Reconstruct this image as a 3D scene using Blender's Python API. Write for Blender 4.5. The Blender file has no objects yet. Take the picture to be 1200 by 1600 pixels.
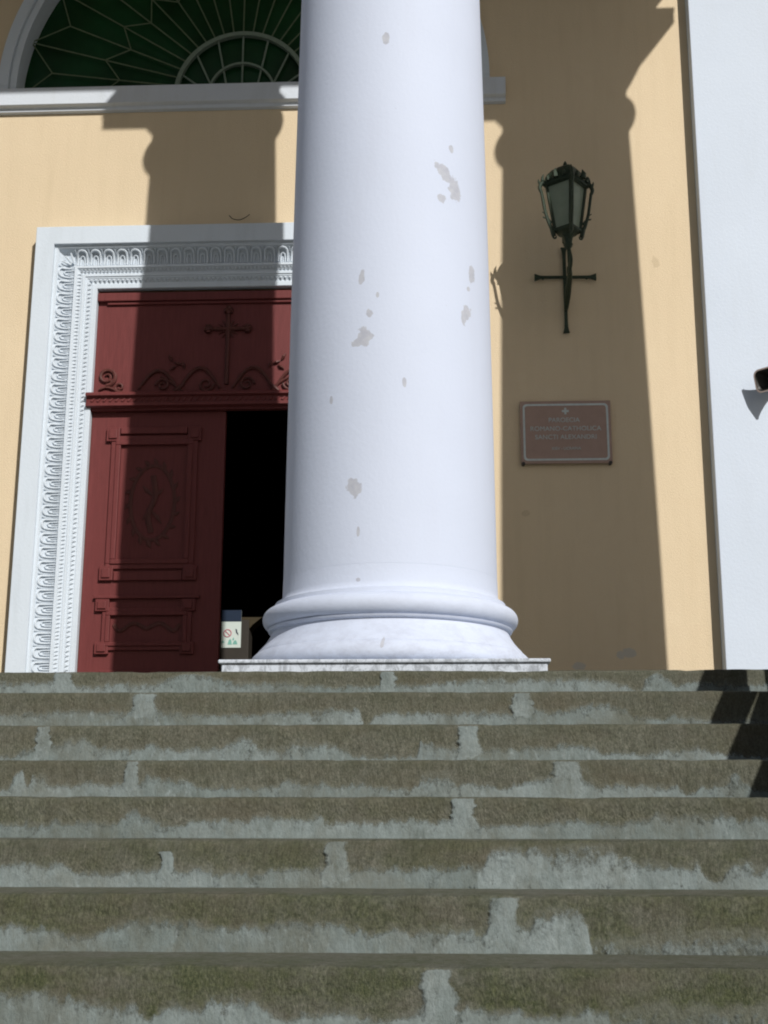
import bpy, bmesh, math, random
from mathutils import Vector, Matrix, noise
R = math.radians
S = bpy.context.scene
COL = S.collection
random.seed(7)

# ---------------------------------------------------------------- camera
cam_d = bpy.data.cameras.new("camera")
cam = bpy.data.objects.new("camera", cam_d)
COL.objects.link(cam)
S.camera = cam
cam_d.sensor_fit = 'VERTICAL'
cam_d.sensor_height = 24.0
cam_d.lens = 1990.0 / 1600.0 * 24.0
cam_d.clip_start = 0.05
cam_d.clip_end = 2000
PITCH, YAW, ROLL = R(13.8), R(2.6), R(0.1)
d = Vector((-math.sin(YAW) * math.cos(PITCH), math.cos(YAW) * math.cos(PITCH), math.sin(PITCH)))
rt = Vector((math.cos(YAW), math.sin(YAW), 0))
up = rt.cross(d)
c_, s_ = math.cos(ROLL), math.sin(ROLL)
rt2, up2 = c_ * rt + s_ * up, -s_ * rt + c_ * up
cam.matrix_world = Matrix(((rt2.x, up2.x, -d.x, 0), (rt2.y, up2.y, -d.y, 0), (rt2.z, up2.z, -d.z, 0), (0, 0, 0, 1)))

# ---------------------------------------------------------------- light
SX, SZ = 0.54, 0.72                      # sun goes SX to the left and SZ down per metre into the scene
to_sun = Vector((SX, -1.0, SZ)).normalized()
elev = math.asin(to_sun.z)
azim = math.atan2(to_sun.x, to_sun.y)
W = bpy.data.worlds.new("World")
S.world = W
W.use_nodes = True
nt = W.node_tree
bgn = nt.nodes["Background"]
sky = nt.nodes.new("ShaderNodeTexSky")
sky.sky_type = 'NISHITA'
sky.sun_disc = False
sky.sun_elevation = elev
sky.sun_rotation = azim
sky.dust_density = 2.0
nt.links.new(sky.outputs[0], bgn.inputs[0])
bgn.inputs[1].default_value = 0.05
sun_d = bpy.data.lights.new("sun", 'SUN')
sun_d.energy = 5.0
sun_d.angle = R(0.5)
sun_d.color = (1.0, 0.965, 0.92)
sun = bpy.data.objects.new("sun", sun_d)
COL.objects.link(sun)
sun.location = to_sun * 40
sun.rotation_euler = (-to_sun).to_track_quat('-Z', 'Y').to_euler()
S.view_settings.view_transform = 'Standard'
S.view_settings.look = 'None'
S.view_settings.exposure = -0.3
S.view_settings.gamma = 1.0
S.cycles.max_bounces = 8
S.cycles.filter_width = 2.0

# ---------------------------------------------------------------- materials
class NT:
    def __init__(s, name):
        s.m = bpy.data.materials.new(name)
        s.m.use_nodes = True
        s.t = s.m.node_tree
        s.b = s.t.nodes["Principled BSDF"]
    def n(s, typ, **kw):
        o = s.t.nodes.new(typ)
        for k, v in kw.items():
            setattr(o, k, v)
        return o
    def l(s, a, b):
        s.t.links.new(a, b)
    def coord(s, scale=(1, 1, 1)):
        tc = s.n("ShaderNodeTexCoord")
        mp = s.n("ShaderNodeMapping")
        mp.inputs['Scale'].default_value = scale
        s.l(tc.outputs['Object'], mp.inputs[0])
        return mp.outputs[0]
    def noise(s, scale, detail=4, rough=0.55, stretch=(1, 1, 1), dist=0.0):
        o = s.n("ShaderNodeTexNoise")
        o.inputs['Scale'].default_value = scale
        o.inputs['Detail'].default_value = detail
        o.inputs['Roughness'].default_value = rough
        o.inputs['Distortion'].default_value = dist
        s.l(s.coord(stretch), o.inputs['Vector'])
        return o.outputs['Fac']
    def ramp(s, fac, lo, hi):
        r = s.n("ShaderNodeMapRange")
        r.inputs[1].default_value = lo
        r.inputs[2].default_value = hi
        s.l(fac, r.inputs[0])
        return r.outputs[0]
    def mix(s, fac, a, b, blend='MIX'):
        m = s.n("ShaderNodeMix", data_type='RGBA', blend_type=blend)
        for sock, v in ((m.inputs[0], fac), (m.inputs[6], a), (m.inputs[7], b)):
            if isinstance(v, (int, float)):
                sock.default_value = v
            elif isinstance(v, tuple):
                sock.default_value = (*v, 1)
            else:
                s.l(v, sock)
        return m.outputs[2]
    def math(s, op, a, b=None):
        m = s.n("ShaderNodeMath", operation=op)
        for i, v in enumerate((a, b)):
            if v is None:
                continue
            if isinstance(v, (int, float)):
                m.inputs[i].default_value = v
            else:
                s.l(v, m.inputs[i])
        return m.outputs[0]
    def bump(s, h, strength, dist):
        b = s.n("ShaderNodeBump")
        b.inputs['Strength'].default_value = strength
        b.inputs['Distance'].default_value = dist
        s.l(h, b.inputs['Height'])
        s.l(b.outputs[0], s.b.inputs['Normal'])
    def done(s, col, rough=0.8, spec=0.3, metal=0.0):
        if isinstance(col, tuple):
            s.b.inputs['Base Color'].default_value = (*col, 1)
        else:
            s.l(col, s.b.inputs['Base Color'])
        s.b.inputs['Roughness'].default_value = rough
        s.b.inputs['Specular IOR Level'].default_value = spec
        s.b.inputs['Metallic'].default_value = metal
        return s.m
    def blobs(s, spots, warp=0.35, wscale=28, edge=0.12):
        """mask of irregular flakes: spots = (x, z, half width, half height, tilt)"""
        tc = s.n("ShaderNodeTexCoord")
        nz = s.n("ShaderNodeTexNoise")
        nz.inputs['Scale'].default_value = wscale
        nz.inputs['Detail'].default_value = 4
        s.l(tc.outputs['Object'], nz.inputs['Vector'])
        nf = s.math('MULTIPLY', s.math('SUBTRACT', nz.outputs['Fac'], 0.5), warp * 4)
        sep = s.n("ShaderNodeSeparateXYZ")
        s.l(tc.outputs['Object'], sep.inputs[0])
        total = None
        for (x, z, a, b, t) in spots:
            dx = s.math('SUBTRACT', sep.outputs[0], x)
            dz = s.math('SUBTRACT', sep.outputs[2], z)
            ct, st = math.cos(t), math.sin(t)
            u = s.math('ADD', s.math('MULTIPLY', dx, ct / a), s.math('MULTIPLY', dz, st / a))
            v = s.math('ADD', s.math('MULTIPLY', dx, -st / b), s.math('MULTIPLY', dz, ct / b))
            r2 = s.math('ADD', s.math('MULTIPLY', u, u), s.math('MULTIPLY', v, v))
            q = s.math('ADD', s.math('SQRT', r2), nf)
            mk = s.ramp(q, 1.0 + edge, 1.0 - edge)
            total = mk if total is None else s.math('MAXIMUM', total, mk)
        return total

def mat_plain(name, col, rough=0.7, spec=0.3, metal=0.0, var=0.12, vscale=20, bump=0.0, bscale=120):
    k = NT(name)
    a = tuple(c * (1 - var) for c in col)
    b = tuple(min(1, c * (1 + var)) for c in col)
    c = k.mix(k.noise(vscale), a, b)
    if bump:
        k.bump(k.noise(bscale, 5, 0.6), 0.5, bump)
    return k.done(c, rough, spec, metal)

# ochre wall
k = NT("ochre_render")
c = k.mix(k.ramp(k.noise(0.9, 5), 0.3, 0.7), (0.655, 0.538, 0.368), (0.706, 0.585, 0.408))
c = k.mix(k.ramp(k.noise(9, 6, 0.65), 0.35, 0.75), c, (0.68, 0.556, 0.385))
c = k.mix(k.math('MULTIPLY', k.ramp(k.noise(3.0, 6, 0.65, (3.2, 1, 0.3)), 0.48, 0.8), 0.22), c, (0.50, 0.40, 0.255))
c = k.mix(k.math('MULTIPLY', k.blobs([(1.36, 1.215, .05, .035, 0), (1.30, 1.20, .03, .03, 0), (0.995, 1.12, .045, .03, 0)], .25), .55), c, (0.44, 0.47, 0.48))
c = k.mix(k.math('MULTIPLY', k.blobs([(0.64, 2.27, .03, .025, 0), (1.70, 4.28, .03, .05, 0.3)], .3), .35), c, (0.42, 0.33, 0.21))
k.bump(k.noise(70, 7, 0.7), 0.5, 0.008)
M_WALL = k.done(c, 0.92, 0.15)

def white(name, col, dark, spots=None, streak=0.2, bump=0.004):
    k = NT(name)
    c = k.mix(k.ramp(k.noise(1.3, 5), 0.3, 0.75), tuple(x * 0.95 for x in col), col)
    c = k.mix(k.math('MULTIPLY', k.ramp(k.noise(2.2, 6, 0.6, (3.5, 3.5, 0.5)), 0.52, 0.85), streak), c, dark)
    c = k.mix(k.math('MULTIPLY', k.ramp(k.noise(38, 4, 0.6), 0.62, 0.8), streak * 0.8), c, dark)
    if spots:
        tc = k.n("ShaderNodeTexCoord"); sp = k.n("ShaderNodeSeparateXYZ"); k.l(tc.outputs['Object'], sp.inputs[0])
        base = k.ramp(sp.outputs[2], 1.15, 0.70)
        c = k.mix(k.math('MULTIPLY', k.math('MULTIPLY', base, k.ramp(k.noise(12, 7, 0.75, (1, 1, 1.6)), 0.44, 0.68)), 0.55), c, (0.36, 0.38, 0.45))
        c = k.mix(k.math('MULTIPLY', k.ramp(k.noise(55, 3, 0.8), 0.70, 0.76), 0.5), c, (0.36, 0.37, 0.42))
        c = k.mix(k.math('MULTIPLY', k.blobs([(x + .258, z, a * 1.1, b * 1.1, t) for x, z, a, b, t in spots], 0.34, 34, 0.07), 0.8), c, k.mix(k.ramp(k.noise(30, 4), .35, .65), (0.37, 0.38, 0.43), (0.45, 0.46, 0.49)))
    k.bump(k.noise(45, 6, 0.6, (1, 1, 1)), 0.3, bump)
    return k.done(c, 0.75, 0.25)
PEEL = [(0.035, 3.262, 0.058, 0.026, -0.9), (0.092, 3.185, 0.028, 0.062, 0.1), (0.022, 3.111, 0.018, 0.024, 0), (-0.261, 4.001, 0.018, 0.032, 0),
        (-0.381, 2.649, 0.013, 0.04, -.15), (-0.342, 2.457, 0.016, 0.018, 0), (-0.363, 2.335, 0.034, 0.045, 0.2), (-0.395, 2.31, 0.03, 0.018, 0.1),
        (-0.412, 1.571, 0.034, 0.044, 0.2), (0.173, 2.748, 0.015, 0.044, 0), (0.143, 2.521, 0.022, 0.036, -.2), (0.13, 2.49, 0.012, 0.04, 0),
        (-0.168, 2.093, 0.009, 0.022, 0), (-0.389, 1.348, 0.007, 0.022, 0), (-0.53, 2.025, 0.008, 0.018, 0), (0.074, 3.414, 0.01, 0.02, 0),
        (-0.387, 1.117, 0.009, 0.008, 0), (-0.265, 0.80, 0.007, 0.024, -.2), (0.155, 2.66, 0.007, 0.014, 0), (-0.30, 2.55, 0.007, 0.012, 0)]
M_COL = white("white_column_paint", (0.585, 0.645, 0.775), (0.50, 0.53, 0.62), PEEL, 0.16)
M_PIL = white("white_pilaster_paint", (0.60, 0.67, 0.765), (0.51, 0.56, 0.62), None, 0.3, 0.006)
M_TRIM = white("white_trim_paint", (0.63, 0.70, 0.77), (0.42, 0.47, 0.50), None, 0.35, 0.006)
M_SILL = white("white_sill_paint", (0.62, 0.67, 0.73), (0.42, 0.44, 0.42), None, 0.35, 0.006)
# chipped plinth
k = NT("chipped_plinth_paint")
c = k.mix(k.ramp(k.noise(16, 6, 0.7, (1.6, 1.6, 1), 1.2), 0.47, 0.60), (0.56, 0.61, 0.68), (0.33, 0.36, 0.40))
c = k.mix(k.ramp(k.noise(60, 5, 0.7), 0.60, 0.72), c, (0.22, 0.24, 0.24))
k.bump(k.noise(40, 6, 0.7), 0.5, 0.008)
M_PLINTH = k.done(c, 0.8, 0.2)

# stone steps
k = NT("weathered_step_stone")
g = k.noise(150, 3, 0.7, (1, 1, 0.55))
c = k.mix(k.ramp(g, 0.34, 0.68), (0.088, 0.091, 0.071), (0.202, 0.202, 0.163))
c = k.mix(k.math('MULTIPLY', k.ramp(k.noise(42, 5, 0.7, (1, 1, 0.35)), 0.42, 0.72), 0.65), c, (0.070, 0.070, 0.050))
c = k.mix(k.math('MULTIPLY', k.ramp(k.noise(230, 2, 0.7), 0.60, 0.72), 0.6), c, (0.27, 0.245, 0.185))
c = k.mix(k.math('MULTIPLY', k.ramp(k.noise(2.4, 5, 0.65, (1, 1, 2.2)), 0.45, 0.66), 0.55), c, (0.118, 0.103, 0.070))
tc = k.n("ShaderNodeTexCoord"); sp = k.n("ShaderNodeSeparateXYZ"); k.l(tc.outputs['Object'], sp.inputs[0])
low = k.ramp(sp.outputs[2], 0.15, -0.45)           # algae grows on the lower, damper steps
mo = k.math('MULTIPLY', k.math('ADD', k.math('MULTIPLY', low, 0.75), 0.2), k.ramp(k.noise(5.5, 6, 0.7, (1, 1, 1.8)), 0.38, 0.62))
c = k.mix(mo, c, k.mix(k.ramp(g, .35, .65), (0.034, 0.048, 0.020), (0.118, 0.130, 0.062)))
c = k.mix(k.math('MULTIPLY', k.ramp(k.noise(3.1, 5, 0.6, (1, 1, 2.5)), 0.58, 0.75), 0.4), c, (0.17, 0.17, 0.135))
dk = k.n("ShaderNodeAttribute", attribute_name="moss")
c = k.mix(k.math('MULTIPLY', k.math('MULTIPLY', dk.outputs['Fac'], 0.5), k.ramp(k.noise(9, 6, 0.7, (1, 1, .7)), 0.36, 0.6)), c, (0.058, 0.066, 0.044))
c = k.mix(k.math('MULTIPLY', k.ramp(k.noise(34, 6, 0.75, (1.5, 1, .3)), 0.50, 0.66), 0.35), c, (0.055, 0.052, 0.036))
c = k.mix(k.math('MULTIPLY', k.ramp(k.noise(70, 5, 0.75, (1, 1, .6)), 0.56, 0.70), 0.35), c, (0.205, 0.195, 0.160))
at_ = k.n("ShaderNodeAttribute", attribute_name="film")
ff = k.math('ADD', k.math('MULTIPLY', at_.outputs['Fac'], 0.85), k.math('MULTIPLY', k.math('SUBTRACT', k.noise(30, 6, 0.72, (1, 1, .6)), 0.5), 1.5))
c = k.mix(k.math('MULTIPLY', k.ramp(ff, 0.34, 0.80), 0.6), c, k.mix(k.ramp(k.noise(40, 5, .7), .35, .65), (0.130, 0.132, 0.104), (0.200, 0.212, 0.182)))
k.bump(k.noise(75, 7, 0.75, (1, 1, 0.6)), 0.8, 0.014)
M_STEP = k.done(c, 0.92, 0.15)
k = NT("grey_mortar")
c = k.mix(k.ramp(k.noise(26, 6, 0.7, (1, 1, 0.45)), 0.3, 0.72), (0.112, 0.134, 0.124), (0.185, 0.222, 0.216))
c = k.mix(k.math('MULTIPLY', k.ramp(k.noise(4, 5, 0.65), 0.42, 0.7), 0.55), c, (0.210, 0.245, 0.245))
c = k.mix(k.math('MULTIPLY', k.ramp(k.noise(6, 7, 0.75, (1, 1, .5)), 0.46, 0.64), 0.7), c, (0.098, 0.102, 0.080))
c = k.mix(k.math('MULTIPLY', k.ramp(k.noise(170, 3, 0.7), 0.58, 0.74), 0.4), c, (0.11, 0.115, 0.095))
c = k.mix(k.math('MULTIPLY', k.ramp(k.noise(3.4, 6, 0.7), 0.50, 0.66), 0.55), c, (0.128, 0.128, 0.098))
c = k.mix(k.math('MULTIPLY', k.ramp(k.noise(48, 5, 0.75, (1, 1, .45)), 0.57, 0.68), 0.6), c, (0.255, 0.295, 0.295))
c = k.mix(k.math('MULTIPLY', k.ramp(k.noise(34, 6, 0.75, (1.6, 1, .35)), 0.52, 0.66), 0.45), c, (0.118, 0.130, 0.110))
pl_ = k.n("ShaderNodeAttribute", attribute_name="pale")
c = k.mix(k.math('MULTIPLY', pl_.outputs['Fac'], k.ramp(k.noise(13, 6, 0.7, (1, 1, .6)), 0.30, 0.60)), c, k.mix(k.ramp(k.noise(70, 4, .7), .35, .65), (0.215, 0.255, 0.255), (0.29, 0.335, 0.335)))
at_ = k.n("ShaderNodeAttribute", attribute_name="cover")
nf = k.math('SUBTRACT', k.noise(24, 8, 0.74, (1, 1, .8)), 0.5)
n2 = k.math('SUBTRACT', k.noise(120, 4, 0.7, (1, 1, .6)), 0.5)
n3 = k.math('MULTIPLY', k.ramp(k.noise(2.6, 5, 0.65), 0.5, 0.72), 0.35)
al = k.math('ADD', k.math('ADD', k.math('SUBTRACT', at_.outputs['Fac'], n3), k.math('MULTIPLY', nf, 1.75)), k.math('MULTIPLY', n2, 0.7))
k.l(k.ramp(al, 0.36, 0.78), k.b.inputs['Alpha'])
k.bump(k.noise(60, 6, 0.65, (1, 1, .6)), 0.7, 0.010)
M_MORT = k.done(c, 0.9, 0.15)

def wood(name, a, b, rough=0.55):
    k = NT(name)
    c = k.mix(k.ramp(k.noise(14, 6, 0.6, (4, 4, 0.35)), 0.3, 0.72), a, b)
    c = k.mix(k.math('MULTIPLY', k.ramp(k.noise(90, 4), 0.6, 0.8), 0.3), c, tuple(x * 0.55 for x in a))
    k.bump(k.noise(30, 6, 0.6, (5, 5, 0.4)), 0.3, 0.003)
    return k.done(c, rough, 0.3)
M_DOOR = wood("red_brown_door_paint", (0.120, 0.026, 0.025), (0.158, 0.035, 0.034))
M_CARVE = wood("darkened_carving_paint", (0.072, 0.022, 0.018), (0.118, 0.034, 0.028))
M_IRON = mat_plain("dark_green_wrought_iron", (0.016, 0.024, 0.016), 0.55, 0.35, 0.3, 0.4, 30, 0.002)
M_BRONZE = mat_plain("weathered_green_bronze", (0.030, 0.046, 0.029), 0.6, 0.3, 0.2, 0.55, 45, 0.003)
M_RAIL = mat_plain("dark_railing_paint", (0.02, 0.03, 0.022), 0.6, 0.3, 0.0, 0.3, 20, 0.002)
M_GLASSDARK = NT("dark_window_glass")
k = M_GLASSDARK
M_GLASSDARK = k.done(k.mix(k.ramp(k.noise(1.6, 4), 0.35, 0.7), (0.003, 0.026, 0.006), (0.010, 0.062, 0.020)), 0.25, 0.25)
M_MUNTIN = mat_plain("grey_green_muntin_paint", (0.125, 0.165, 0.095), 0.7, 0.2, 0, 0.25, 25)
M_MUNTIN2 = mat_plain("pale_fan_bar_paint", (0.20, 0.255, 0.20), 0.7, 0.2, 0, 0.25, 25)
k = NT("frosted_lamp_glass")
k.b.inputs['Transmission Weight'].default_value = 0.25
M_LGLASS = k.done(k.mix(k.noise(12, 4), (0.18, 0.24, 0.17), (0.36, 0.42, 0.32)), 0.45, 0.25)
M_PLAQUE = mat_plain("brown_plaque_enamel", (0.36, 0.25, 0.205), 0.5, 0.35, 0, 0.14, 18)  # brown lightened to stand in for the plaque's glossy reflection
M_PLTXT = mat_plain("pale_plaque_lettering", (0.54, 0.60, 0.60), 0.5, 0.3, 0, 0.2, 40)
M_DARK = mat_plain("dark_metal", (0.03, 0.028, 0.025), 0.5, 0.4, 0.2, 0.3, 30)
M_PALE = mat_plain("sunlit_horn_rim", (0.62, 0.50, 0.44), 0.3, 0.5, 0, 0.1, 20)  # pale colour paints sunlight onto the loudspeaker's mouth rim
M_ROOM = mat_plain("unlit_nave_tone", (0.030, 0.034, 0.028), 0.9, 0.1, 0, 0.2, 3)  # near-black colour stands in for the unlit shade of the nave
M_FLOOR = mat_plain("landing_stone", (0.15, 0.14, 0.11), 0.85, 0.2, 0, 0.2, 6, 0.003)
M_GROUND = mat_plain("paved_ground", (0.15, 0.145, 0.125), 0.9, 0.2, 0, 0.2, 2, 0.006)
M_CEIL = mat_plain("porch_plaster", (0.45, 0.43, 0.38), 0.9, 0.2, 0, 0.06, 2)
M_WOODBOX = mat_plain("brown_stand_wood", (0.036, 0.031, 0.025), 0.6, 0.3, 0, 0.2, 20)
M_YEL = mat_plain("yellow_varnished_wood", (0.045, 0.034, 0.016), 0.5, 0.3, 0, 0.2, 20)
M_PAPER = mat_plain("notice_paper", (0.58, 0.66, 0.62), 0.7, 0.2, 0, 0.03, 10)
M_BLUE = mat_plain("blue_notice_ink", (0.010, 0.022, 0.048), 0.6, 0.3, 0, 0.15, 30)
M_RED = mat_plain("red_notice_ink", (0.52, 0.20, 0.24), 0.6, 0.2, 0, 0.1, 30)
M_GREEN = mat_plain("green_notice_ink", (0.18, 0.42, 0.36), 0.6, 0.2, 0, 0.2, 30)

# ---------------------------------------------------------------- mesh helpers
def link(name, bm, mat, parent=None, smooth=False, bevel=0.0, loc=None):
    bmesh.ops.recalc_face_normals(bm, faces=bm.faces[:])
    me = bpy.data.meshes.new(name)
    bm.to_mesh(me)
    bm.free()
    if smooth:
        me.polygons.foreach_set('use_smooth', [True] * len(me.polygons))
        me.set_sharp_from_angle(angle=R(38))
    o = bpy.data.objects.new(name, me)
    COL.objects.link(o)
    me.materials.append(mat)
    if parent is not None:
        o.parent = parent
        o.matrix_parent_inverse = Matrix.Translation(-parent.location)
    if bevel:
        md = o.modifiers.new("bevel", 'BEVEL')
        md.width = bevel
        md.segments = 2
        md.limit_method = 'ANGLE'
        md.angle_limit = R(35)
    return o

def thing(name, label, cat, loc=(0, 0, 0), group=None):
    o = bpy.data.objects.new(name, None)
    o.empty_display_size = 0.1
    o.location = loc
    COL.objects.link(o)
    o['label'] = label
    o['category'] = cat
    o['kind'] = 'thing'
    if group:
        o['group'] = group
    return o

def box(bm, x0, x1, y0, y1, z0, z1):
    v = [bm.verts.new((x, y, z)) for x in (x0, x1) for y in (y0, y1) for z in (z0, z1)]
    for f in ((0, 1, 3, 2), (4, 6, 7, 5), (0, 4, 5, 1), (2, 3, 7, 6), (0, 2, 6, 4), (1, 5, 7, 3)):
        bm.faces.new([v[i] for i in f])

def prism_xz(bm, pts, y0, y1):
    a = [bm.verts.new((x, y0, z)) for x, z in pts]
    b = [bm.verts.new((x, y1, z)) for x, z in pts]
    n = len(pts)
    bm.faces.new(a)
    bm.faces.new(b[::-1])
    for i in range(n):
        j = (i + 1) % n
        bm.faces.new((a[j], a[i], b[i], b[j]))

def prism_yz(bm, pts, x0, x1):
    a = [bm.verts.new((x0, y, z)) for y, z in pts]
    b = [bm.verts.new((x1, y, z)) for y, z in pts]
    n = len(pts)
    bm.faces.new(a)
    bm.faces.new(b[::-1])
    for i in range(n):
        j = (i + 1) % n
        bm.faces.new((a[j], a[i], b[i], b[j]))

def lathe(bm, prof, cx, cy, seg=96, cap=True):
    rings = []
    for r, z in prof:
        rings.append([bm.verts.new((cx + r * math.cos(2 * math.pi * i / seg), cy + r * math.sin(2 * math.pi * i / seg), z)) for i in range(seg)])
    for a, b in zip(rings, rings[1:]):
        for i in range(seg):
            j = (i + 1) % seg
            bm.faces.new((a[i], a[j], b[j], b[i]))
    if cap:
        bm.faces.new(rings[0][::-1])
        bm.faces.new(rings[-1])

def tube(bm, pts, rad, seg=8, flat=1.0):
    """swept round bar; rad is one number or one per point; flat squashes it along the frame's second axis"""
    P = [Vector(p) for p in pts]
    n = len(P)
    if not isinstance(rad, (list, tuple)):
        rad = [rad] * n
    t0 = (P[1] - P[0]).normalized()
    ref = Vector((0, 1, 0)) if abs(t0.y) < 0.9 else Vector((1, 0, 0))
    u = t0.cross(ref).normalized()
    rings = []
    for i in range(n):
        t = (P[min(i + 1, n - 1)] - P[max(i - 1, 0)]).normalized()
        u = (u - t * u.dot(t)).normalized()
        w = t.cross(u)
        rings.append([bm.verts.new(P[i] + (u * math.cos(2 * math.pi * k / seg) + w * flat * math.sin(2 * math.pi * k / seg)) * rad[i]) for k in range(seg)])
    for a, b in zip(rings, rings[1:]):
        for k in range(seg):
            j = (k + 1) % seg
            bm.faces.new((a[k], a[j], b[j], b[k]))
    bm.faces.new(rings[0][::-1])
    bm.faces.new(rings[-1])

def spline(pts, n=6):
    """Catmull-Rom through the points"""
    P = [Vector(p) for p in pts]
    P = [P[0] * 2 - P[1]] + P + [P[-1] * 2 - P[-2]]
    out = []
    for i in range(1, len(P) - 2):
        a, b, c, e = P[i - 1:i + 3]
        for k in range(n):
            t = k / n
            out.append(0.5 * ((2 * b) + (c - a) * t + (2 * a - 5 * b + 4 * c - e) * t * t + (3 * b - a - 3 * c + e) * t ** 3))
    out.append(P[-2])
    return out

def arc_pts(cx, cz, r, a0, a1, n, y):
    return [(cx + r * math.cos(R(a0 + (a1 - a0) * i / n)), y, cz + r * math.sin(R(a0 + (a1 - a0) * i / n))) for i in range(n + 1)]

def arc_band(bm, cx, cz, r0, r1, y0, y1, n=64, a0=0, a1=180):
    """half-ring of rectangular section standing in the XZ plane"""
    rows = []
    for i in range(n + 1):
        a = R(a0 + (a1 - a0) * i / n)
        ca, sa = math.cos(a), math.sin(a)
        rows.append([bm.verts.new((cx + r * ca, y, cz + r * sa)) for r, y in ((r0, y0), (r1, y0), (r1, y1), (r0, y1))])
    for p, q in zip(rows, rows[1:]):
        for k in range(4):
            j = (k + 1) % 4
            bm.faces.new((p[k], p[j], q[j], q[k]))
    bm.faces.new(rows[0][::-1])
    bm.faces.new(rows[-1])

def text_mesh(bm, txt, x, z, size, y, depth=0.002, spacing=1.0):
    cu = bpy.data.curves.new("letters", 'FONT')
    cu.body = txt
    cu.size = size
    cu.align_x = 'CENTER'
    cu.extrude = depth
    cu.space_character = spacing
    ob = bpy.data.objects.new("letters", cu)
    COL.objects.link(ob)
    dg = bpy.context.evaluated_depsgraph_get()
    me = bpy.data.meshes.new_from_object(ob.evaluated_get(dg))
    me.transform(Matrix.Translation((x, y, z)) @ Matrix.Rotation(R(90), 4, 'X'))
    bm.from_mesh(me)
    bpy.data.objects.remove(ob)
    bpy.data.curves.remove(cu)
    bpy.data.meshes.remove(me)

# ================================================================= SETTING
YW = 9.30            # face of the church wall
ZL = 0.654           # landing level
D0, T = 5.566, 0.334  # front edge of the landing, depth of a tread
EDGE = [0.6542, 0.5285, 0.3711, 0.2230, 0.0883, -0.0428, -0.1806, -0.3302]
while len(EDGE) < 13:
    EDGE.append(EDGE[-1] - 0.146)
ZG = EDGE[-1] - 0.146

bm = bmesh.new()
bmesh.ops.create_grid(bm, x_segments=2, y_segments=2, size=400)
bmesh.ops.translate(bm, verts=bm.verts[:], vec=(0, -60, ZG))
g = link("ground", bm, M_GROUND)
g['kind'] = 'structure'

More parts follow.
